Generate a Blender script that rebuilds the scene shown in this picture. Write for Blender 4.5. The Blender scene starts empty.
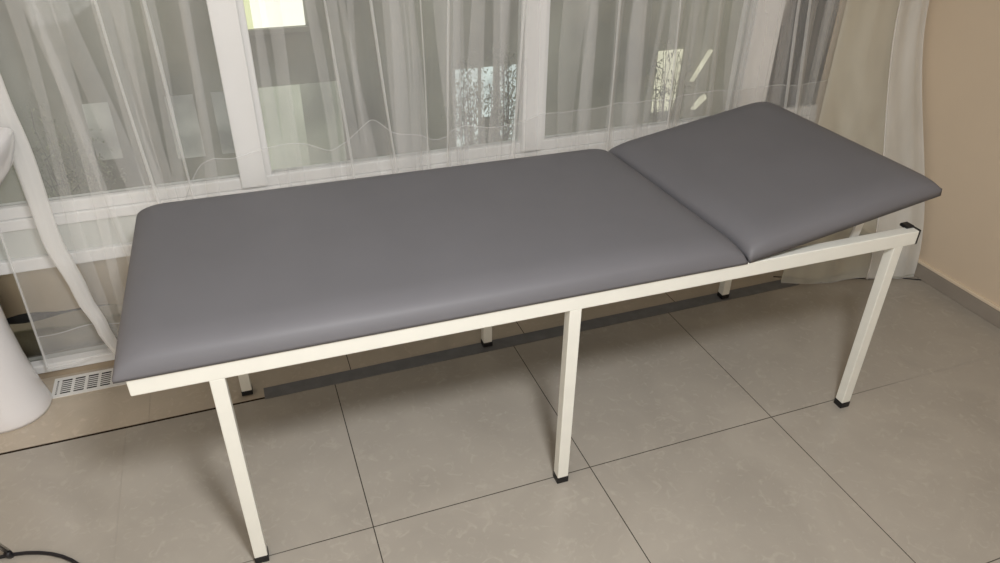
import bpy, bmesh, math, random
from mathutils import Vector, Matrix
random.seed(7)
SC = bpy.context.scene
COL = SC.collection
PI = math.pi

# ------------------------------------------------------------------ helpers
def link(o, parent=None):
    COL.objects.link(o)
    if parent is not None:
        o.parent = parent
    return o

def tag(o, label=None, cat=None, group=None, kind=None):
    if label: o['label'] = label
    if cat: o['category'] = cat
    if group: o['group'] = group
    if kind: o['kind'] = kind
    return o

def empty(name, loc=(0, 0, 0), rz=0):
    o = bpy.data.objects.new(name, None)
    o.location = loc
    o.rotation_euler = (0, 0, rz)
    o.empty_display_size = .1
    return link(o)

def obj(name, bm, mat, parent=None, smooth=False, bevel=0, seg=2, autosmooth=True):
    bm.normal_update()
    me = bpy.data.meshes.new(name)
    bm.to_mesh(me)
    bm.free()
    me.materials.append(mat)
    if smooth:
        for p in me.polygons: p.use_smooth = True
    o = bpy.data.objects.new(name, me)
    link(o, parent)
    if bevel:
        m = o.modifiers.new('bevel', 'BEVEL')
        m.width = bevel; m.segments = seg; m.limit_method = 'ANGLE'
        m.harden_normals = False
    return o

def box(bm, x0, x1, y0, y1, z0, z1):
    vs = [bm.verts.new((x, y, z)) for z in (z0, z1) for y in (y0, y1) for x in (x0, x1)]
    for f in ((0, 2, 3, 1), (4, 5, 7, 6), (0, 1, 5, 4), (2, 6, 7, 3), (0, 4, 6, 2), (1, 3, 7, 5)):
        bm.faces.new([vs[i] for i in f])
    return bm

def bx(x0, x1, y0, y1, z0, z1):
    return box(bmesh.new(), x0, x1, y0, y1, z0, z1)

def tube(bm, pts, r, n=12, caps=True, closed=False):
    pts = [Vector(p) for p in pts]
    rings = []
    N = len(pts)
    rr = r if isinstance(r, (list, tuple)) else [r] * N
    up = Vector((0, 0, 1))
    for i, p in enumerate(pts):
        a = pts[(i - 1) % N] if (closed or i > 0) else pts[i]
        b = pts[(i + 1) % N] if (closed or i < N - 1) else pts[i]
        t = (b - a).normalized()
        ref = up if abs(t.z) < .9 else Vector((0, 1, 0))
        u = t.cross(ref).normalized(); v = u.cross(t).normalized()
        rings.append([bm.verts.new(p + (u * math.cos(2 * PI * k / n) + v * math.sin(2 * PI * k / n)) * rr[i]) for k in range(n)])
    M = N if closed else N - 1
    for i in range(M):
        A, B = rings[i], rings[(i + 1) % N]
        for k in range(n):
            bm.faces.new((A[k], A[(k + 1) % n], B[(k + 1) % n], B[k]))
    if caps and not closed:
        bm.faces.new(rings[0][::-1]); bm.faces.new(rings[-1])
    bmesh.ops.recalc_face_normals(bm, faces=bm.faces)
    return bm

def loft(bm, rings, cap0=True, cap1=True):
    R = [[bm.verts.new(p) for p in ring] for ring in rings]
    n = len(R[0])
    for A, B in zip(R[:-1], R[1:]):
        for k in range(n):
            bm.faces.new((A[k], A[(k + 1) % n], B[(k + 1) % n], B[k]))
    if cap0: bm.faces.new(R[0][::-1])
    if cap1: bm.faces.new(R[-1])
    bmesh.ops.recalc_face_normals(bm, faces=bm.faces)
    return bm

# ------------------------------------------------------------------ materials
def mat(name, color=(.5, .5, .5), rough=.5, spec=.5, metal=0, noise=None, bump=None, emit=None, coat=0):
    m = bpy.data.materials.new(name); m.use_nodes = True
    nt = m.node_tree; N = nt.nodes; L = nt.links
    b = N['Principled BSDF']
    b.inputs['Base Color'].default_value = (*color, 1)
    b.inputs['Roughness'].default_value = rough
    b.inputs['Specular IOR Level'].default_value = spec
    b.inputs['Metallic'].default_value = metal
    b.inputs['Coat Weight'].default_value = coat
    tc = N.new('ShaderNodeTexCoord')
    if noise:
        sc, amt, det = noise
        n = N.new('ShaderNodeTexNoise'); n.inputs['Scale'].default_value = sc; n.inputs['Detail'].default_value = det
        L.new(tc.outputs['Object'], n.inputs['Vector'])
        r = N.new('ShaderNodeValToRGB')
        r.color_ramp.elements[0].position = .3; r.color_ramp.elements[1].position = .7
        r.color_ramp.elements[0].color = (*[c * (1 - amt) for c in color], 1)
        r.color_ramp.elements[1].color = (*[min(1, c * (1 + amt)) for c in color], 1)
        L.new(n.outputs['Fac'], r.inputs['Fac']); L.new(r.outputs['Color'], b.inputs['Base Color'])
    if bump:
        sc, st, dist = bump
        n = N.new('ShaderNodeTexNoise'); n.inputs['Scale'].default_value = sc; n.inputs['Detail'].default_value = 3
        L.new(tc.outputs['Object'], n.inputs['Vector'])
        bp = N.new('ShaderNodeBump'); bp.inputs['Strength'].default_value = st; bp.inputs['Distance'].default_value = dist
        L.new(n.outputs['Fac'], bp.inputs['Height']); L.new(bp.outputs['Normal'], b.inputs['Normal'])
    if emit:
        b.inputs['Emission Color'].default_value = (*emit[0], 1)
        b.inputs['Emission Strength'].default_value = emit[1]
    return m

M = {}
M['vinyl'] = mat('grey_vinyl', (.140, .139, .151), .56, .45, noise=(6, .03, 2), bump=(420, .12, .0006))
M['enamel'] = mat('cream_enamel', (.80, .80, .735), .38, .5, noise=(14, .025, 4), bump=(90, .05, .001))
M['rubber'] = mat('black_rubber', (.010, .010, .011), .5, .4, noise=(30, .1, 2))
M['pvc'] = mat('white_pvc', (.80, .80, .79), .35, .5, noise=(5, .02, 2))
M['grille'] = mat('white_grille_plastic', (.74, .73, .70), .45, .4, noise=(20, .03, 2))
M['dark'] = mat('recess_shade', (.02, .018, .016), .9, .1, noise=(40, .2, 2))
M['gap'] = mat('dark_joint_filler', (.022, .014, .008), .9, .1, noise=(40, .3, 3))
M['panel'] = mat('pale_grey_panel', (.60, .62, .585), .35, .4, noise=(8, .02, 2))
M['wall'] = mat('beige_wall_paint', (.66, .55, .42), .75, .25, noise=(3, .02, 3), bump=(160, .08, .002))
M['ceiling'] = mat('white_ceiling_paint', (.8, .78, .74), .8, .2, noise=(3, .02, 2))
M['skirt'] = mat('grey_skirting_tile', (.31, .275, .235), .3, .5, noise=(7, .08, 5))
M['skirt_cap'] = mat('cream_grout_bead', (.74, .63, .48), .5, .4, noise=(20, .04, 3))
M['kerb'] = mat('tan_kerb_tile', (.36, .29, .21), .35, .5, noise=(9, .10, 5))
M['strip'] = mat('dark_grey_rubber_strip', (.15, .15, .152), .55, .4, noise=(25, .12, 3), bump=(200, .2, .001))
M['ceramic'] = mat('white_ceramic', (.80, .79, .80), .14, .5, noise=(4, .01, 2), coat=.4)
M['chrome'] = mat('brushed_steel', (.62, .60, .57), .25, .5, metal=1, noise=(60, .06, 2))
M['black'] = mat('black_lacquer', (.008, .008, .012), .28, .5, noise=(30, .1, 2))
M['bracket'] = mat('white_bracket', (.75, .73, .68), .4, .4, noise=(30, .03, 2))
M['outwall'] = mat('grey_green_render', (.27, .275, .22), .85, .2, noise=(1.5, .38, 4))
M['outground'] = mat('outdoor_olive_soil', (.16, .155, .11), .9, .1, noise=(5, .25, 5))
M['reflection_tan'] = mat('tan_pane_reflection', (.82, .68, .50), .45, .4, noise=(3, .06, 4))  # tan of the reflected room put into the base colour
M['navy'] = mat('navy_roll', (.020, .021, .030), .8, .2, noise=(30, .3, 4), bump=(60, .3, .004))
M['olive'] = mat('olive_roll', (.36, .32, .22), .8, .2, noise=(18, .25, 4), bump=(60, .3, .004))
M['leaf'] = mat('leaf_green', (.26, .28, .19), .6, .3, noise=(14, .4, 2))
M['twig'] = mat('twig_brown', (.15, .145, .12), .8, .2, noise=(30, .2, 2))

def lit(name, color, strength, scale=3, contrast=.2):
    m = bpy.data.materials.new(name); m.use_nodes = True
    nt = m.node_tree; N = nt.nodes; L = nt.links
    for n in list(N):
        if n.type == 'BSDF_PRINCIPLED': N.remove(n)
    out = [n for n in N if n.type == 'OUTPUT_MATERIAL'][0]
    e = N.new('ShaderNodeEmission'); e.inputs['Strength'].default_value = strength
    tc = N.new('ShaderNodeTexCoord'); n = N.new('ShaderNodeTexNoise')
    n.inputs['Scale'].default_value = scale; n.inputs['Detail'].default_value = 4
    L.new(tc.outputs['Object'], n.inputs['Vector'])
    r = N.new('ShaderNodeValToRGB')
    r.color_ramp.elements[0].position = .35; r.color_ramp.elements[1].position = .65
    r.color_ramp.elements[0].color = (*[c * (1 - contrast) for c in color], 1)
    r.color_ramp.elements[1].color = (*color, 1)
    L.new(n.outputs['Fac'], r.inputs['Fac']); L.new(r.outputs['Color'], e.inputs['Color'])
    L.new(e.outputs[0], out.inputs['Surface'])
    return m
M['lit_window'] = lit('lit_window_pane', (1, 1, .86), 1.55, 2, .12)
M['lit_yellow'] = lit('lit_yellow_curtain', (.95, 1, .55), 1.0, 3, .15)
M['lit_pale'] = lit('pale_daylight_glow', (.80, .82, .70), .36, 4, .5)
M['lit_green'] = lit('green_daylight_glow', (.76, .80, .62), .62, 2, .3)
M['lit_dim'] = lit('olive_daylight_glow', (.70, .74, .56), .36, 3, .4)
M['lit_blue'] = lit('blue_daylight_glow', (.82, .95, .91), .92, 9, .35)
M['lit_warm'] = lit('warm_daylight_glow', (1, .98, .72), .95, 9, .3)

def glass_mat():
    m = bpy.data.materials.new('window_glass'); m.use_nodes = True
    nt = m.node_tree; N = nt.nodes; L = nt.links
    N.remove(N['Principled BSDF']); out = N['Material Output']
    t = N.new('ShaderNodeBsdfTransparent'); t.inputs['Color'].default_value = (.955, .96, .95, 1)
    g = N.new('ShaderNodeBsdfGlossy'); g.inputs['Roughness'].default_value = .02
    f = N.new('ShaderNodeFresnel'); f.inputs['IOR'].default_value = 1.5
    mx = N.new('ShaderNodeMixShader')
    L.new(f.outputs[0], mx.inputs[0]); L.new(t.outputs[0], mx.inputs[1]); L.new(g.outputs[0], mx.inputs[2])
    L.new(mx.outputs[0], out.inputs['Surface'])
    return m
M['glass'] = glass_mat()

def sheer_mat(name, base, edge, color=(.95, .95, .94)):
    m = bpy.data.materials.new(name); m.use_nodes = True
    nt = m.node_tree; N = nt.nodes; L = nt.links
    N.remove(N['Principled BSDF']); out = N['Material Output']
    t = N.new('ShaderNodeBsdfTransparent')
    d = N.new('ShaderNodeBsdfDiffuse'); d.inputs['Color'].default_value = (*color, 1)
    tl = N.new('ShaderNodeBsdfTranslucent'); tl.inputs['Color'].default_value = (*color, 1)
    a = N.new('ShaderNodeMixShader'); a.inputs[0].default_value = .22
    L.new(d.outputs[0], a.inputs[1]); L.new(tl.outputs[0], a.inputs[2])
    lw = N.new('ShaderNodeLayerWeight'); lw.inputs['Blend'].default_value = .5
    p = N.new('ShaderNodeMath'); p.operation = 'POWER'; p.inputs[1].default_value = 2.2
    L.new(lw.outputs['Facing'], p.inputs[0])
    tc = N.new('ShaderNodeTexCoord'); n = N.new('ShaderNodeTexNoise')
    mp = N.new('ShaderNodeMapping'); mp.inputs['Scale'].default_value = (14, 14, .8)
    L.new(tc.outputs['Object'], mp.inputs['Vector']); L.new(mp.outputs[0], n.inputs['Vector'])
    n.inputs['Scale'].default_value = 1; n.inputs['Detail'].default_value = .5
    nr = N.new('ShaderNodeMapRange'); nr.inputs['From Min'].default_value = .3; nr.inputs['From Max'].default_value = .7
    nr.inputs['To Min'].default_value = base * .84; nr.inputs['To Max'].default_value = base * 1.16
    L.new(n.outputs['Fac'], nr.inputs['Value'])
    ma = N.new('ShaderNodeMath'); ma.operation = 'MULTIPLY_ADD'; ma.inputs[1].default_value = edge
    L.new(p.outputs[0], ma.inputs[0]); L.new(nr.outputs[0], ma.inputs[2])
    mx = N.new('ShaderNodeMixShader')
    cl = N.new('ShaderNodeClamp'); L.new(ma.outputs[0], cl.inputs['Value'])
    L.new(cl.outputs[0], mx.inputs[0]); L.new(t.outputs[0], mx.inputs[1]); L.new(a.outputs[0], mx.inputs[2])
    L.new(mx.outputs[0], out.inputs['Surface'])
    return m
M['sheer'] = sheer_mat('sheer_voile', .21, .6)
M['hem'] = sheer_mat('voile_hem', .10, .4)

def floor_mat(name, color, ox, oy, rows=True, cols=True, T=.6):
    m = bpy.data.materials.new(name); m.use_nodes = True
    nt = m.node_tree; N = nt.nodes; L = nt.links
    b = N['Principled BSDF']
    tc = N.new('ShaderNodeTexCoord'); sx = N.new('ShaderNodeSeparateXYZ')
    L.new(tc.outputs['Object'], sx.inputs[0])
    def line(out, off):
        a = N.new('ShaderNodeMath'); a.operation = 'ADD'; a.inputs[1].default_value = off + T / 2 + 60 * T
        L.new(out, a.inputs[0])
        q = N.new('ShaderNodeMath'); q.operation = 'MODULO'; q.inputs[1].default_value = T; L.new(a.outputs[0], q.inputs[0])
        s = N.new('ShaderNodeMath'); s.operation = 'SUBTRACT'; s.inputs[1].default_value = T / 2; L.new(q.outputs[0], s.inputs[0])
        ab = N.new('ShaderNodeMath'); ab.operation = 'ABSOLUTE'; L.new(s.outputs[0], ab.inputs[0])
        lt = N.new('ShaderNodeMath'); lt.operation = 'LESS_THAN'; lt.inputs[1].default_value = .0013; L.new(ab.outputs[0], lt.inputs[0])
        return lt.outputs[0]
    lx = line(sx.outputs[0], -ox); ly = line(sx.outputs[1], -oy)
    mxn = N.new('ShaderNodeMath'); mxn.operation = 'MAXIMUM'
    if cols: L.new(lx, mxn.inputs[0])
    else: mxn.inputs[0].default_value = 0
    if rows: L.new(ly, mxn.inputs[1])
    else: mxn.inputs[1].default_value = 0
    # the outer columns were grouted almost in the tile's own colour
    axx = N.new('ShaderNodeMath'); axx.operation = 'ABSOLUTE'; L.new(sx.outputs[0], axx.inputs[0])
    gtx = N.new('ShaderNodeMapRange'); gtx.inputs['From Min'].default_value = .75; gtx.inputs['From Max'].default_value = 1.2
    gtx.inputs['To Min'].default_value = 0; gtx.inputs['To Max'].default_value = .90
    L.new(axx.outputs[0], gtx.inputs['Value'])
    # mottled veining
    n1 = N.new('ShaderNodeTexNoise'); n1.inputs['Scale'].default_value = 3.2; n1.inputs['Detail'].default_value = 7; n1.inputs['Distortion'].default_value = 1.2
    L.new(tc.outputs['Object'], n1.inputs['Vector'])
    n2 = N.new('ShaderNodeTexNoise'); n2.inputs['Scale'].default_value = 30; n2.inputs['Detail'].default_value = 7; n2.inputs['Distortion'].default_value = 1.5
    L.new(tc.outputs['Object'], n2.inputs['Vector'])
    r1 = N.new('ShaderNodeValToRGB'); r1.color_ramp.elements[0].position = .35; r1.color_ramp.elements[1].position = .68
    r1.color_ramp.elements[0].color = (*[c * .93 for c in color], 1); r1.color_ramp.elements[1].color = (*[c * 1.06 for c in color], 1)
    L.new(n1.outputs['Fac'], r1.inputs['Fac'])
    r2 = N.new('ShaderNodeValToRGB'); r2.color_ramp.elements[0].position = .55; r2.color_ramp.elements[1].position = .75
    r2.color_ramp.elements[0].color = (0, 0, 0, 1); r2.color_ramp.elements[1].color = (.85, .85, .85, 1)
    L.new(n2.outputs['Fac'], r2.inputs['Fac'])
    mixv = N.new('ShaderNodeMix'); mixv.data_type = 'RGBA'
    L.new(r2.outputs['Color'], mixv.inputs['Factor']); L.new(r1.outputs['Color'], mixv.inputs['A'])
    mixv.inputs['B'].default_value = (*[c * 1.16 for c in color], 1)
    mixg = N.new('ShaderNodeMix'); mixg.data_type = 'RGBA'
    L.new(mxn.outputs[0], mixg.inputs['Factor']); L.new(mixv.outputs['Result'], mixg.inputs['A'])
    gcol = N.new('ShaderNodeMix'); gcol.data_type = 'RGBA'
    L.new(gtx.outputs[0], gcol.inputs['Factor']); gcol.inputs['A'].default_value = (.035, .028, .02, 1)
    L.new(mixv.outputs['Result'], gcol.inputs['B']); L.new(gcol.outputs['Result'], mixg.inputs['B'])
    L.new(mixg.outputs['Result'], b.inputs['Base Color'])
    ro = N.new('ShaderNodeMath'); ro.operation = 'MULTIPLY_ADD'; ro.inputs[1].default_value = .5; ro.inputs[2].default_value = .22
    L.new(mxn.outputs[0], ro.inputs[0]); L.new(ro.outputs[0], b.inputs['Roughness'])
    b.inputs['Specular IOR Level'].default_value = .45
    bp = N.new('ShaderNodeBump'); bp.inputs['Strength'].default_value = .5; bp.inputs['Distance'].default_value = .001; bp.invert = True
    L.new(mxn.outputs[0], bp.inputs['Height']); L.new(bp.outputs['Normal'], b.inputs['Normal'])
    return m
M['floor'] = floor_mat('polished_floor_tile', (.375, .345, .298), 0, 0)
M['floor_strip'] = floor_mat('floor_border_tile', (.485, .42, .335), .06, 0, rows=False)

# ------------------------------------------------------------------ setting
XR, XL, YB, YF, H = 1.665, -2.15, .93, -2.7, 2.65
def struct(name, bm, m, parent=None, **k):
    o = obj(name, bm, m, parent, **k)
    if parent is None: o['kind'] = 'structure'
    return o
struct('floor', bx(XL - .1, XR + .1, YF - .1, .5875, -.08, 0), M['floor'])
struct('floor_border', bx(XL - .1, XR + .1, .5975, YB + .06, -.08, 0), M['floor_strip'])
struct('floor_joint', bx(XL - .1, XR + .1, .587, .598, -.08, -.002), M['gap'])
struct('ceiling', bx(XL - .1, XR + .1, YF - .1, YB + .2, H, H + .1), M['ceiling'])
struct('wall_right', bx(XR, XR + .12, YF - .1, YB + .2, -.05, H + .05), M['wall'])
struct('wall_left', bx(XL - .12, XL, YF - .1, YB + .2, -.05, H + .05), M['wall'])
struct('wall_front', bx(XL - .12, XR + .12, YF - .12, YF, -.05, H + .05), M['wall'])
b = bmesh.new()
box(b, 1.385, XR + .05, YB - .03, YB + .06, -.05, H + .02)
box(b, XL - .05, -1.72, YB - .03, YB + .06, -.05, H + .02)
box(b, -1.72, 1.385, YB - .03, YB + .06, 2.32, H + .02)
struct('wall_back', b, M['wall'])
b = bx(XR - .010, XR + .01, YF, .90, 0, .058)
sk = struct('baseboard_right', b, M['skirt'], bevel=.002)
cap = obj('top_bead', bx(XR - .012, XR + .01, YF, .90, .058, .070), M['skirt_cap'], sk, bevel=.003)

# window: full height white plastic glazing
win = empty('window_1', (0, 0, 0)); win['kind'] = 'structure'
WX0, WX1 = -1.72, 1.385
def wpart(name, bm, m, bevel=.004): return obj(name, bm, m, win, bevel=bevel)
b = bx(WX0, WX1, .905, .96, .030, .058); box(b, WX0, WX1, .92, .97, .0, .030)
wpart('bottom_frame', bx(WX0, WX1, .905, .965, .026, .056), M['pvc'])
wpart('kerb', bx(WX0, WX1, .915, .985, 0, .026), M['kerb'], .001)
wpart('transom_bar', bx(WX0, WX1, .905, .965, .385, .424), M['pvc'])
wpart('transom_panel', bx(WX0, WX1, .922, .955, .424, .512), M['panel'], .001)
b = bx(WX0, WX1, .912, .965, .512, .545); box(b, WX0, WX1, .920, .962, .545, .580)
wpart('sill_frame', b, M['pvc'])
wpart('top_frame', bx(WX0, WX1, .905, .965, 2.26, 2.33), M['pvc'])
def mull(x0, x1, z0=.555, z1=2.28, y=.900):
    b = bx(x0, x1, y, .965, z0, z1); box(b, x1 - .002, x1 + .018, y + .022, .96, z0, z1)
    return wpart('mullion', b, M['pvc'], .004)
mull(-.765, -.690); mull(.140, .214); mull(.996, 1.112)
wpart('mullion', bx(-1.73, -1.64, .900, .965, .05, 2.28), M['pvc'])
for x0, x1 in ((-1.64, -.765), (-.690, .140), (.214, .996), (1.112, 1.385)):
    wpart('glass_pane', bx(x0, x1, .938, .942, .58, 2.26), M['glass'], 0)
wpart('lower_glass_pane', bx(-1.64, 1.385, .938, .942, .056, .385), M['glass'], 0)

# ------------------------------------------------------------------ outside
struct('ground', bx(-6, 7, 1.3, 9, -1.3, -1.2), M['outground'])
bm = bmesh.new(); V = []
for i in range(121):
    x = -1.64 + 3.02 * i / 120
    zb = .212 + .010 * math.sin(x * 13 + 1) + .006 * math.sin(x * 29)
    V.append([bm.verts.new((x, y, z)) for y, z in ((.9475, zb), (.9475, .40), (.953, .40), (.953, zb))])
for A, B in zip(V[:-1], V[1:]):
    for k in range(4): bm.faces.new((A[k], A[(k + 1) % 4], B[(k + 1) % 4], B[k]))
bm.faces.new(V[0][::-1]); bm.faces.new(V[-1]); bmesh.ops.recalc_face_normals(bm, faces=bm.faces)
tag(obj('sheet', bm, M['reflection_tan']), 'tan blind with a wavy lower edge standing in for reflections in the lower window pane', 'sheet')  # added sheet whose tan stands for the room reflected in the pane
struct('ledge', bx(-1.72, 1.385, .985, 1.30, -.08, .012), M['kerb'])

def roll(name, y, z, r, m, seed, x0=-1.60, x1=-.3, amp=.008):
    rnd = random.Random(seed)
    ph = [rnd.uniform(0, 6) for _ in range(4)]
    bm = bmesh.new(); rings = []
    n = 60
    for i in range(n + 1):
        x = x0 + (x1 - x0) * i / n
        rr = r + amp * (math.sin(x * 17 + ph[0]) * .5 + math.sin(x * 31 + ph[1]) * .3)
        rings.append([(x, y + rr * .8 * math.cos(2 * PI * k / 14), z + rr * math.sin(2 * PI * k / 14) + amp * .5 * math.sin(x * 11 + ph[2])) for k in range(14)])
    loft(bm, rings)
    return obj(name, bm, m, smooth=True)
tag(roll('band_roll', 1.045, .182, .034, M['navy'], 3), 'dark navy band with wavy edges behind the lower window pane', 'cloth')  # rolls stand in for the dark and olive bands in the pane
tag(roll('band_roll', 1.035, .066, .044, M['olive'], 9), 'olive beige band under the dark navy one behind the lower pane', 'cloth')

yo = 3.6
tag(obj('garden_wall', bx(-6, 7, yo, yo + .15, -1.25, 3.2), M['outwall'], bevel=.01), 'large grey green wall outside beyond the sheer curtains', 'wall')
t = empty('house_window', (0, 0, 0))
tag(t, 'brightly lit square window of the outside wall, seen above the left glazing bar', 'window')
obj('pane', bx(-.56, -.245, yo - .02, yo, .425, 1.2), M['lit_window'], t)
obj('curtain_strip', bx(-.66, -.555, yo - .03, yo, .425, 1.2), M['lit_yellow'], t)
obj('frame', bx(-.68, -.23, yo - .04, yo, .385, .42), M['outwall'], t, bevel=.005)
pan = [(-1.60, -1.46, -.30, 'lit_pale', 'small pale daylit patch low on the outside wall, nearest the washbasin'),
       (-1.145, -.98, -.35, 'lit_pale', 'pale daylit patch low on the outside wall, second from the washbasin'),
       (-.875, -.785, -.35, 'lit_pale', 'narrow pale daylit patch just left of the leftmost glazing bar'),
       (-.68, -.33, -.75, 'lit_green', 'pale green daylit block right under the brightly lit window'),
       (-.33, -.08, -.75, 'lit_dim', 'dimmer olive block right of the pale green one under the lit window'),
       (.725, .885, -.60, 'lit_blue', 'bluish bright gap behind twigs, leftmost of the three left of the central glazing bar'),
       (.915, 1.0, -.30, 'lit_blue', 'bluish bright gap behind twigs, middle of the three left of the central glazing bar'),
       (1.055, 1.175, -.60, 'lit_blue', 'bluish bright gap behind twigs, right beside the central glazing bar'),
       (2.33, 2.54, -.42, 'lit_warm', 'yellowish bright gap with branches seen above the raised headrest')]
for x0, x1, z0, mm, lab in pan:  # self-glowing panels on the solid wall imitate daylight showing through
    tag(obj('glow_panel', bx(x0, x1, yo - .012, yo, z0, .055), M[mm]), lab, 'glowing panel', 'glowing panels for daylit gaps in the outside wall')

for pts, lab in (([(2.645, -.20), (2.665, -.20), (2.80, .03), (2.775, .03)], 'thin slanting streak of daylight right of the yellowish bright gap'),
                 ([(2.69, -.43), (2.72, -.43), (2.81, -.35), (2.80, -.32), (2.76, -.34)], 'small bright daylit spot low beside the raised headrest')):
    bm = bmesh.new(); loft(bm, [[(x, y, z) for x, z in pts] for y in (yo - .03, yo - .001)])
    tag(obj('glow_panel', bm, M['lit_warm']), lab, 'glowing panel', 'glowing panels for daylit gaps in the outside wall')

def shrub(x, y, z0, h, w, nl, lab, seed, twigs=16):
    rnd = random.Random(seed)
    t = empty('shrub', (x, y, z0)); tag(t, lab, 'shrub', 'shrubs outside the window')
    bm = bmesh.new(); tips = []
    for i in range(twigs):
        a = rnd.uniform(0, 2 * PI); s = rnd.uniform(.2, 1)
        pts = [(0, 0, 0)]
        for k in range(1, 6):
            f = k / 5
            pts.append((math.cos(a) * w * s * f ** 1.3 + rnd.uniform(-.02, .02), math.sin(a) * w * .4 * s * f, h * f * rnd.uniform(.85, 1) * (1.1 - .3 * s)))
        tube(bm, pts, [.006 * (1 - .14 * k) for k in range(6)], 5)
        tips += pts[2:]
        for k in range(2, 6):
            p = pts[k]
            q = (p[0] + rnd.uniform(-.1, .1), p[1] + rnd.uniform(-.04, .04), p[2] + rnd.uniform(-.02, .12))
            tube(bm, [p, q], [.003, .0015], 4); tips.append(q)
    obj('stems', bm, M['twig'], t)
    bm = bmesh.new()
    for i in range(nl):
        c = Vector(rnd.choice(tips)) + Vector((rnd.gauss(0, .035), rnd.gauss(0, .03), rnd.gauss(0, .035)))
        l = rnd.uniform(.010, .020); rot = Matrix.Rotation(rnd.uniform(0, 6.3), 3, 'Z') @ Matrix.Rotation(rnd.uniform(-1.2, 1.2), 3, 'Y')
        v = [bm.verts.new(c + rot @ Vector(p)) for p in ((-l, 0, 0), (0, -l * .35, .006), (l, 0, 0), (0, l * .35, .006))]
        bm.faces.new(v)
    lf = obj('foliage', bm, M['leaf'], t); lf['kind'] = 'stuff'
shrub(.735, 3.26, -1.2, 1.44, .17, 2300, 'leafy shrub outside in front of the bluish bright gaps', 5)
shrub(1.03, 3.44, -1.2, 1.40, .10, 2000, 'shrub outside directly behind the central glazing bar', 15)
shrub(2.25, 3.30, -1.2, 1.44, .17, 800, 'branching shrub outside above the raised headrest', 8, 22)
shrub(-1.72, 3.3, -1.2, 1.25, .26, 1800, 'yellowish green shrub outside behind the left curtain edge', 11)

# ------------------------------------------------------------------ curtains
def gauss(d, s): return math.exp(-(d / s) ** 2)
def sstep(a, b, x):
    t = max(0, min(1, (x - a) / (b - a))); return t * t * (3 - 2 * t)

def curtain(name, label, xs, zbot, path, folds, seam=lambda x: .115, ztop=2.195, rows=90, ends=(.0035, .0035), cloth='sheer'):
    """path(x, z) gives the cloth's base point; folds(x, z) the outward ripple"""
    root = empty(name, (0, 0, 0)); tag(root, label, 'curtain', 'sheer curtains at the window')
    def P(x, f):
        zb = zbot(x); z = zb + (ztop - zb) * f
        px, py = path(x, z)
        return Vector((px, py - folds(x, z), z))
    fs = []
    for j in range(rows + 1):
        t = j / rows
        fs.append(t ** 1.35)
    bm = bmesh.new()
    V = [[bm.verts.new(P(x, f)) for x in xs] for f in fs]
    for j in range(rows):
        for i in range(len(xs) - 1):
            bm.faces.new((V[j][i], V[j][i + 1], V[j + 1][i + 1], V[j + 1][i]))
    obj('cloth', bm, M[cloth], root, smooth=True)
    # folded hem: second layer up to the seam, with the stitched ridge
    bm = bmesh.new()
    def Q(x, dz, off=.004):
        zb = zbot(x); z = zb + dz
        px, py = path(x, z); return Vector((px, py - folds(x, z) - off, z))
    V = [[bm.verts.new(Q(x, seam(x) * k / 6)) for x in xs] for k in range(7)]
    for j in range(6):
        for i in range(len(xs) - 1):
            bm.faces.new((V[j][i], V[j][i + 1], V[j + 1][i + 1], V[j + 1][i]))
    obj('hem', bm, M['hem'], root, smooth=True)
    bm = bmesh.new()
    tube(bm, [Q(x, seam(x), .0045) for x in xs[::2]], .0011, 5)
    tube(bm, [Q(x, 0.002, .0045) for x in xs[::2]], .0016, 5)
    obj('hem_seam', bm, M['hem_thread'], root, smooth=True)
    for e, er in zip((xs[0], xs[-1]), ends):
        if not er: continue
        bm = bmesh.new(); tube(bm, [P(e, f) for f in fs], er, 6)
        obj('side_hem', bm, M['hem_thread'], root, smooth=True)
    return root
M['sheer_right'] = sheer_mat('sheer_voile_dense', .47, .5, (.80, .82, .74))
M['hem_thread'] = sheer_mat('voile_edge', .34, .3)

# strands: (x at z=1.1, x at z=.6, width, strength)
ST = [(-1.163, -1.120, .012, .018), (-1.095, -1.045, .020, .016), (-1.02, -1.000, .010, .026), (-.97, -.955, .02, .014), (-.912, -.900, .008, .030), (-.815, -.845, .016, .020),
      (-.464, -.437, .008, .030), (-.418, -.370, .012, .020), (-.341, -.303, .008, .032), (-.29, -.27, .02, .016), (-.229, -.228, .011, .022), (-.200, -.197, .007, .028),
      (-.112, -.135, .007, .032), (-.084, -.091, .010, .022), (.055, .045, .014, .018), (.116, .088, .010, .030), (.335, .350, .016, .020), (.438, .442, .013, .028),
      (.52, .53, .02, .014), (.641, .662, .007, .032), (.731, .760, .018, .018), (.82, .84, .014, .018), (.907, .905, .014, .030), (1.134, 1.167, .010, .032), (1.168, 1.207, .010, .034), (1.10, 1.13, .02, .016),
      (1.26, 1.29, .014, .014)]
def main_folds(x, z):
    t = (1.1 - z) / .5
    s = 0
    for a, c, w, k in ST:
        s += .35 * k * gauss(x - (a + (c - a) * t), w * 1.4)
    s += .010 * math.sin(x * 21 + .6 * math.sin(z * 3)) + .006 * math.sin(x * 47 + 1 + z)
    return s
def main_zb(x):
    k = sstep(-1.13, -.82, x)
    return .075 + (.515 + .004 * math.sin(x * 9) - .075) * k
def main_seam(x):
    k = sstep(-1.13, -.86, x)
    hump = .690 - .020 * gauss(x + .755, .06) + .045 * gauss(x + .365, .045) - .035 * gauss(x + .49, .05) - .035 * gauss(x + .165, .05) - .018 * gauss(x - .06, .12) + .012 * sstep(.2, .45, x)
    return .118 * (1 - k) + (hump - .515) * k
def main_path(x, z):
    # the left margin leans outward toward the floor
    px = x
    return px, .868
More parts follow.
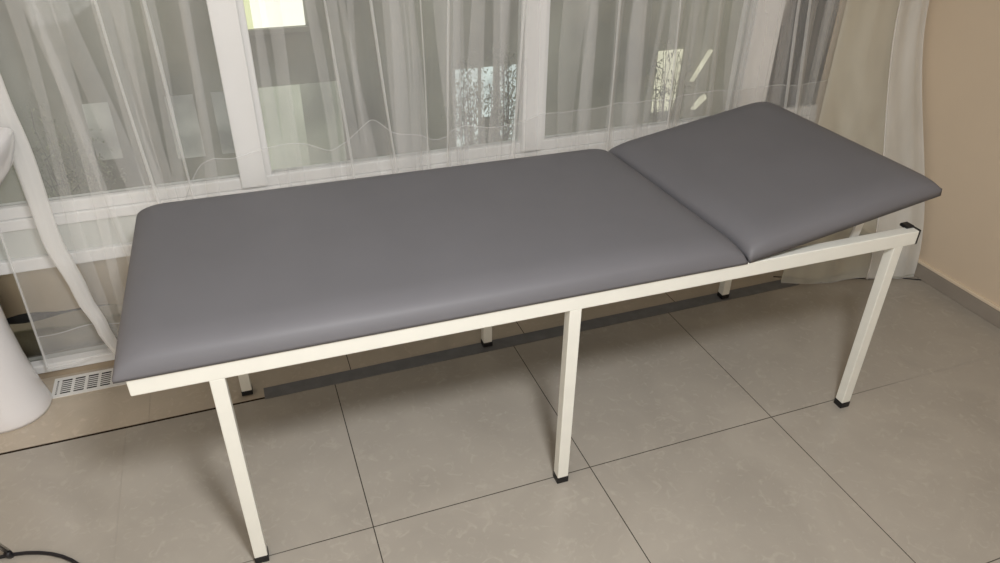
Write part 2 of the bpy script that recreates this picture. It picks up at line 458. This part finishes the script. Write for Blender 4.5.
xs = [-1.385 + i * .004 for i in range(int((1.375 + 1.385) / .004) + 1)]
# left bunch: cloth gathered into a dense pleat (several layers)
def bunch_folds(x, z):
    return main_folds(x, z)
def left_path(x, z):
    # open edge drawn left as it goes down; thick pleat just right of it
    k = sstep(-1.20, -1.385, x) if False else max(0, min(1, (-1.20 - x) / .185))
    lean = (1.1 - z) * .03 * k
    return x - lean, .868 - .012 * k
curtain('sheer_curtain', 'long sheer white curtain covering most of the window behind the couch', xs, main_zb, left_path, bunch_folds, seam=main_seam, ends=(.0035, 0))

# doubled folds: narrow gathers of the same cloth lying over it
M['fold'] = sheer_mat('voile_fold', .46, .3); M['soft_fold'] = sheer_mat('voile_soft_fold', .19, .2)
def fold_strip(bm, a, c, w, z0, z1, off, wob):
    rows = 40; V = []
    for j in range(rows + 1):
        z = z0 + (z1 - z0) * j / rows
        t = (1.1 - z) / .5
        xc = a + (c - a) * min(t, 1.9) + wob * math.sin(z * 7 + a * 20)
        ww = w * (1 + .3 * math.sin(z * 5 + a * 31))
        row = []
        for i in range(7):
            u = i / 6 * 2 - 1
            x = xc + ww * u
            row.append(bm.verts.new((x, .868 - main_folds(x, z) - off - .004 * (1 - u * u), z)))
        V.append(row)
    for j in range(rows):
        for i in range(6): bm.faces.new((V[j][i], V[j][i + 1], V[j + 1][i + 1], V[j + 1][i]))
fb = bmesh.new(); sb = bmesh.new()
for a, c, w, k in ST:
    z0 = max(main_zb(c) + .004, .05)
    if k >= .026: fold_strip(fb, a, c, w * .42, z0, 2.19, .002, .002)
    else: fold_strip(sb, a, c, w * 1.0, z0, 2.19, .002, .004)
rnd = random.Random(4)
for i in range(34):
    x = -1.22 + 2.5 * (i + rnd.uniform(.1, .9)) / 34
    if min(abs(x + .735), abs(x - .165), abs(x - 1.02)) < .075: continue
    fold_strip(sb, x, x + rnd.uniform(-.02, .02), rnd.uniform(.010, .030), max(main_zb(x) + .004, .05), 2.19, .0045, .006)
main_c = [o for o in COL.objects if o.name == 'sheer_curtain'][0]
obj('gathered_fold', fb, M['fold'], main_c, smooth=True)
obj('soft_fold', sb, M['soft_fold'], main_c, smooth=True)

# dense gathered pleat near the washbasin, part of the same cloth
cr = [o for o in COL.objects if o.name == 'sheer_curtain'][0]
bm = bmesh.new()
rows = 60
def lerp_tab(tab, z):
    if z <= tab[0][0]: return tab[0][1]
    for (a, va), (c, vc) in zip(tab[:-1], tab[1:]):
        if z <= c: return va + (vc - va) * sstep(a, c, z)
    return tab[-1][1]
PC = [(.08, -1.212), (.20, -1.235), (.32, -1.258), (.52, -1.284), (.75, -1.281), (.93, -1.292), (1.2, -1.31), (2.2, -1.33)]
PW = [(.08, .012), (.20, .017), (.32, .020), (.52, .024), (.75, .025), (.93, .027), (1.2, .032), (2.2, .045)]
V = []
for j in range(rows + 1):
    z = .078 + (2.2 - .078) * j / rows
    xc = lerp_tab(PC, z); wid = lerp_tab(PW, z)
    row = []
    for i in range(28):
        a = 2 * PI * i / 28 + .25 * math.sin(z * 3)
        r = 1 + .10 * math.sin(3 * a + z * 4) + .05 * math.sin(7 * a - z * 3)
        row.append(bm.verts.new((xc + wid * r * math.cos(a), .838 + .020 * r * math.sin(a), z)))
    V.append(row)
for j in range(rows):
    for i in range(28):
        bm.faces.new((V[j][i], V[j][(i + 1) % 28], V[j + 1][(i + 1) % 28], V[j + 1][i]))
M['pleat'] = sheer_mat('voile_gathered', .60, .35)
obj('gathered_pleat', bm, M['pleat'], cr, smooth=True)

# short curtain in the right corner, trailing forward to the floor
def r_zb(x): return .012 + .010 * math.sin(x * 30)
def r_path(x, z):
    u = (x - 1.345) / (1.645 - 1.345)
    fwd = sstep(1.05, 0, z)
    px = x - .20 * (1 - u) * fwd
    py = .838 - (.04 * u) - fwd * (.25 + .07 * u)
    return px, py
def r_folds(x, z):
    return .007 * math.sin(x * 34 + z) + .012 * gauss(x - 1.60, .016) + .008 * gauss(x - 1.44, .02)
xs2 = [1.315 + i * .0042 for i in range(int((1.645 - 1.315) / .0042) + 1)]
curtain('sheer_curtain', 'narrow sheer curtain hanging in the right corner against the beige wall', xs2, r_zb, r_path, r_folds, ends=(0, .003), cloth='sheer_right')

for o in list(COL.objects):
    if o.name == 'sheer_curtain.001': rc = o
bm = bmesh.new(); V = []
for j in range(61):
    z = .02 + 2.15 * j / 60
    row = []
    for i in range(30):
        x = 1.515 + .125 * i / 29
        px, py = r_path(x, z)
        row.append(bm.verts.new((px, py - r_folds(x, z) - .010 - .003 * math.sin(i * .35), z)))
    V.append(row)
for j in range(60):
    for i in range(29): bm.faces.new((V[j][i], V[j][i + 1], V[j + 1][i + 1], V[j + 1][i]))
obj('folded_edge', bm, M['fold'], rc, smooth=True)
bm = bmesh.new(); tube(bm, [(r_path(1.515, .02 + 2.15 * j / 60)[0], r_path(1.515, .02 + 2.15 * j / 60)[1] - r_folds(1.515, .02 + 2.15 * j / 60) - .014, .02 + 2.15 * j / 60) for j in range(61)], .0032, 6)
obj('side_hem', bm, M['hem_thread'], rc, smooth=True)
# rail above the picture that both hang from
r_ = empty('curtain_rail', (0, .862, 2.2))
tag(r_, 'white curtain rail above the window that the sheers hang from', 'curtain rail')
bm = bmesh.new(); tube(bm, [(-1.75, 0, .012), (1.655, 0, .012)], .014, 12)
obj('rod', bm, M['pvc'], r_, smooth=False)
for x in (-1.6, 0, 1.5):
    obj('bracket', bx(x - .012, x + .012, 0, .04, .0, .022), M['pvc'], r_, bevel=.002)

# ------------------------------------------------------------------ examination couch
S = .03
L1, L2, W, HB, HR, OV, OVR = .7753, .9311, .6306, .5576, .0399, .1415, .0394
XE = L1 + L2 + S + OVR
couch = empty('examination_couch', (-.884, -.0146, 0), -.0146)
tag(couch, 'grey padded examination couch with raised headrest on a cream metal frame', 'examination couch')
def cp(name, bm, m, parent=couch, **k): return obj(name, bm, m, parent, **k)
for y in (0, W):
    bm = bx(-OV, XE, y, y + S, HB, HB + HR)
    cp('side_rail', bm, M['enamel'], bevel=.0022)
for x in (0, L1, L1 + L2):
    for y in (0, W):
        lg = cp('leg', bx(x, x + S, y + .0006, y + S - .0006, .0195, HB + .001), M['enamel'], bevel=.002)
        cp('foot_cap', bx(x - .0012, x + S + .0012, y - .0006, y + S + .0006, (.0031 if y else 0), .0205), M['rubber'], lg, bevel=.002)
for x in (.0, L1):
    cp('crossbar', bx(x + .001, x + S - .001, S, W, HB + .006, HB + HR - .002), M['enamel'], bevel=.002)
cp('crossbar', bx(1.215, 1.24, S, W, HB + .006, HB + HR - .006), M['enamel'], bevel=.002)
for y in (0, W):
    cp('end_plug', bx(XE - .001, XE + .0065, y + .001, y + S - .001, HB - .001, HB + HR + .001), M['rubber'], bevel=.001)
for y in (.020, W - .016):
    cp('headrest_bumper', bx(XE - .024, XE + .001, y, y + .026, HB + HR - .0025, HB + HR + .006), M['rubber'], bevel=.002)

def pad(x0, x1, y0, y1, t, base, r=.085, sk0=0, sk1=0):
    """upholstered slab: flat underside, crowned top, drawn in at the rim"""
    bm = bmesh.new()
    nx = int((x1 - x0) / .016); ny = int((y1 - y0) / .016)
    def spaced(a, c, n):
        out = []
        for i in range(n + 1):
            u = i / n
            out.append(a + (c - a) * (u - .09 * math.sin(2 * PI * u) / 1.0 * .9))
        return out
    X = spaced(x0, x1, nx); Y = spaced(y0, y1, ny)
    def prof(d):
        if d >= r: return 1
        q = 1 - d / r
        return max(0, 1 - q ** 2.05) ** .52
    top = {}; bot = {}
    cr = .006
    for i, x in enumerate(X):
        for j, y in enumerate(Y):
            dx = min(x - x0, x1 - x); dy = min(y - y0, y1 - y)
            h = base + (t - base) * (prof(dx) * prof(dy)) ** .85
            # round the plan corners a little
            px, py = x, y
            if dx < cr and dy < cr:
                k = .30
                cx = x0 + cr if x - x0 < cr else x1 - cr
                cy = y0 + cr if y - y0 < cr else y1 - cr
                v = Vector((x - cx, y - cy))
                if v.length > 1e-6:
                    m_ = max(abs(v.x), abs(v.y)); v = v * (m_ / v.length * k + (1 - k))
                    px, py = cx + v.x, cy + v.y
            u = (x - x0) / (x1 - x0); w = (y - y0) / (y1 - y0)
            h += .0016 * math.sin(u * 9 + 1) * math.sin(w * 6 + .5) * prof(dx) * prof(dy)
            px += (sk0 * (1 - u) + sk1 * u) * w
            top[i, j] = bm.verts.new((px, py, h)); bot[i, j] = bm.verts.new((px, py, 0))
    for i in range(nx):
        for j in range(ny):
            bm.faces.new((top[i, j], top[i + 1, j], top[i + 1, j + 1], top[i, j + 1]))
            bm.faces.new((bot[i, j], bot[i, j + 1], bot[i + 1, j + 1], bot[i + 1, j]))
    for i in range(nx):
        bm.faces.new((bot[i, 0], bot[i + 1, 0], top[i + 1, 0], top[i, 0]))
        bm.faces.new((bot[i, ny], top[i, ny], top[i + 1, ny], bot[i + 1, ny]))
    for j in range(ny):
        bm.faces.new((bot[0, j], top[0, j], top[0, j + 1], bot[0, j + 1]))
        bm.faces.new((bot[nx, j], bot[nx, j + 1], top[nx, j + 1], top[nx, j]))
    return bm
PZ = HB + HR
PX0, PXJ, PX1 = -.163, 1.243, XE + .034
PY0, PY1 = -.003, W + S + .053
m1 = cp('mattress_pad', pad(PX0, PXJ - .002, PY0, PY1, .058, .008, sk1=-.030), M['vinyl'], smooth=True)
m1.location = (0, 0, PZ)
ANG = math.radians(10.0)
m2 = cp('headrest_pad', pad(0, PX1 - PXJ, PY0, PY1, .058, .020, sk0=-.030, sk1=-.008), M['vinyl'], smooth=True)
m2.location = (PXJ + .002, 0, PZ + .001); m2.rotation_euler = (0, -ANG, 0)
# headrest hinge plates and ratchet stay on each side
for y in (.05, W - .06):
    st = bmesh.new()
    ca, sa = math.cos(ANG), math.sin(ANG)
    hx, hz = PXJ + .385 * ca, PZ + .385 * sa
    loft(st, [[(px + .012 * sx_, y + .003 * sy_, pz) for sx_, sy_ in ((-1, -1), (1, -1), (1, 1), (-1, 1))] for px, pz in ((hx - .014, PZ - .028), (hx, hz - .004))])
    cp('headrest_stay', st, M['bracket'])
    cp('stay_bracket', bx(hx - .018, hx + .018, y - .010, y + .010, hz - .022, hz - .004), M['bracket'], bevel=.003)

# ------------------------------------------------------------------ floor things
tag(obj('cover_strip', bx(-.812, 1.178, .583, .636, 0, .003), M['strip'], bevel=.001), 'long dark grey rubber strip covering the floor joint under the couch', 'floor strip')
g = empty('vent_grille', (0, 0, 0)); tag(g, 'white slotted plastic vent grille on the floor under the window beside the pedestal', 'vent grille')
gx0, gx1, gy0, gy1 = -1.422, -.99, .800, .898
obj('shade_backing', bx(gx0 + .004, gx1 - .004, gy0 + .004, gy1 - .004, 0, .0015), M['dark'], g)  # black sheet stands for the shade in the recess below the slots
bm = bmesh.new()
nr = 7; pitch = (gy1 - gy0 - .028) / nr
ys = gy0
box(bm, gx0, gx1, gy0, gy0 + .014, 0, .0026); box(bm, gx0, gx1, gy1 - .014, gy1, 0, .0026)
for k in range(1, nr):
    yy = gy0 + .014 + k * pitch
    box(bm, gx0, gx1, yy - .0023, yy + .0023, .0014, .0021)
x = gx1
k = 0
while x > gx0 + .001:
    box(bm, max(gx0, x - .0085), x, gy0 + .01, gy1 - .01, .0012, .0024); x -= .0372; k += 1
box(bm, gx0, gx0 + .009, gy0 + .01, gy1 - .01, .0012, .0024)
obj('slotted_plate', bm, M['grille'], g)

bm = bmesh.new()
cpts = [(1.12, .698), (1.17, .676), (1.219, .648), (1.263, .600), (1.322, .590), (1.362, .594), (1.424, .580), (1.496, .552), (1.562, .540), (1.653, .487)]
tube(bm, [(x, y - .034, .0022) for x, y in cpts], .0018, 6)
tag(obj('edging', bm, M['black'], smooth=True), 'thin dark cord on the floor drawn as edge and shadow of the right curtain hem', 'edging')  # dark tube draws the stitched hem edge together with its shadow

# pedestal washbasin
pb = empty('pedestal_washbasin', (-1.535, .79, 0)); tag(pb, 'white ceramic pedestal washbasin at the left edge beside the curtain', 'washbasin')
def ell(a, bf, bb, z, n=48, p=2.2):
    out = []
    for k in range(n):
        th = 2 * PI * k / n; c, s = math.cos(th), math.sin(th)
        cx = math.copysign(abs(c) ** (2 / p), c) * a
        sy = math.copysign(abs(s) ** (2 / p), s) * (bb if s > 0 else bf)
        out.append((cx, sy, z))
    return out
bm = bmesh.new()
col = [(.118, .108, .09, 0), (.119, .110, .09, .010), (.112, .104, .09, .04), (.101, .095, .088, .10), (.091, .087, .085, .18), (.084, .082, .085, .28), (.083, .080, .085, .40), (.092, .086, .085, .52), (.110, .10, .09, .60), (.120, .11, .09, .655)]
loft(bm, [ell(*c) for c in col])
obj('pedestal', bm, M['ceramic'], pb, smooth=True)
bm = bmesh.new()
bs = [(0.104, .10, 0.028, .640), (0.151, .15, 0.028, .665), (0.203, .215, 0.028, .705), (0.238, .262, 0.028, .75), (0.255, .290, 0.028, .79), (0.264, .306, 0.028, .815), (0.266, .310, 0.028, .832), (0.262, .306, 0.028, .842), (0.253, .296, 0.028, .846),
      (0.238, .276, 0.028, .846), (0.229, .264, 0.028, .838), (0.213, .245, 0.028, .80), (0.180, .205, 0.028, .745), (0.113, .13, 0.020, .715), (0.038, .04, 0.012, .708)]
loft(bm, [ell(*c) for c in bs])
obj('basin', bm, M['ceramic'], pb, smooth=True)

# small stand at bottom left: black ring with steel upright
sd = empty('ring_stand', (-1.4545, -.0247, 0)); tag(sd, 'black metal ring stand with a steel upright at the bottom left corner', 'stand')
bm = bmesh.new(); tube(bm, [(.2307 * math.cos(2 * PI * k / 48), .2307 * math.sin(2 * PI * k / 48), .006) for k in range(48)], .0044, 10, closed=True)
obj('base_ring', bm, M['black'], sd, smooth=True)
def stand_leg(a, lean):
    c, s = math.cos(a), math.sin(a)
    bm = bmesh.new(); tube(bm, [(c * .232, s * .232, .012), (c * (.232 + lean * .50), s * (.232 + lean * .50), .50)], .0062, 12)
    lg = obj('upright', bm, M['chrome'], sd, smooth=True)
    bm = bmesh.new(); tube(bm, [(c * .232, s * .232, .0), (c * (.232 + lean * .022), s * (.232 + lean * .022), .022)], .0082, 12)
    obj('joint_collar', bm, M['black'], lg, smooth=True)
stand_leg(math.radians(84), -.40)

# ------------------------------------------------------------------ camera
f_px, yaw, pit, rol = 732.7122, .3572, .5571, .0115
cy_, sy_, cp_, sp_ = math.cos(yaw), math.sin(yaw), math.cos(pit), math.sin(pit)
fwd = Vector((sy_ * cp_, cy_ * cp_, -sp_)); right = Vector((cy_, -sy_, 0)); up = right.cross(fwd)
r2 = right * math.cos(rol) + up * math.sin(rol); u2 = -right * math.sin(rol) + up * math.cos(rol)
cam = bpy.data.cameras.new('camera'); co = bpy.data.objects.new('camera', cam); link(co)
cam.sensor_fit = 'HORIZONTAL'; cam.sensor_width = 36; cam.lens = f_px / 1000 * 36; cam.clip_start = .02
mw = Matrix((r2, u2, -fwd)).transposed().to_4x4(); mw.translation = (-.7398, -1.2592, 1.4926)
co.matrix_world = mw
SC.camera = co

# ------------------------------------------------------------------ light
def area(name, loc, target, size, power, color, shape='DISK'):
    l = bpy.data.lights.new(name, 'AREA'); l.shape = shape; l.size = size; l.energy = power; l.color = color
    o = bpy.data.objects.new(name, l); link(o); o.location = loc
    o.rotation_euler = (Vector(target) - Vector(loc)).to_track_quat('-Z', 'Y').to_euler()
    return o
area('ceiling_lamp', (-.42, -1.22, 2.05), (-.75, -.5, 0), .28, 37, (.99, .99, 1))
area('overhead_fill', (-1.2, -1.0, 2.6), (-1.2, -1.0, 0), 1.6, 11, (1, .98, .95))  # added soft fill from above, no actual fitting
area('front_fill', (-1.1, -2.6, 1.1), (-.6, .5, .3), 1.6, 20, (1, .99, .97), 'SQUARE')  # added fill from behind the camera to lift the shade under the couch
w = bpy.data.worlds.new('world'); SC.world = w; w.use_nodes = True
bg = w.node_tree.nodes['Background']; bg.inputs['Color'].default_value = (.92, .92, .86, 1); bg.inputs['Strength'].default_value = .7

vs = SC.view_settings
SC.display_settings.display_device = 'sRGB'
vs.view_transform = 'Standard'; vs.look = 'None'; vs.gamma = 1; vs.exposure = 0; vs.use_curve_mapping = False
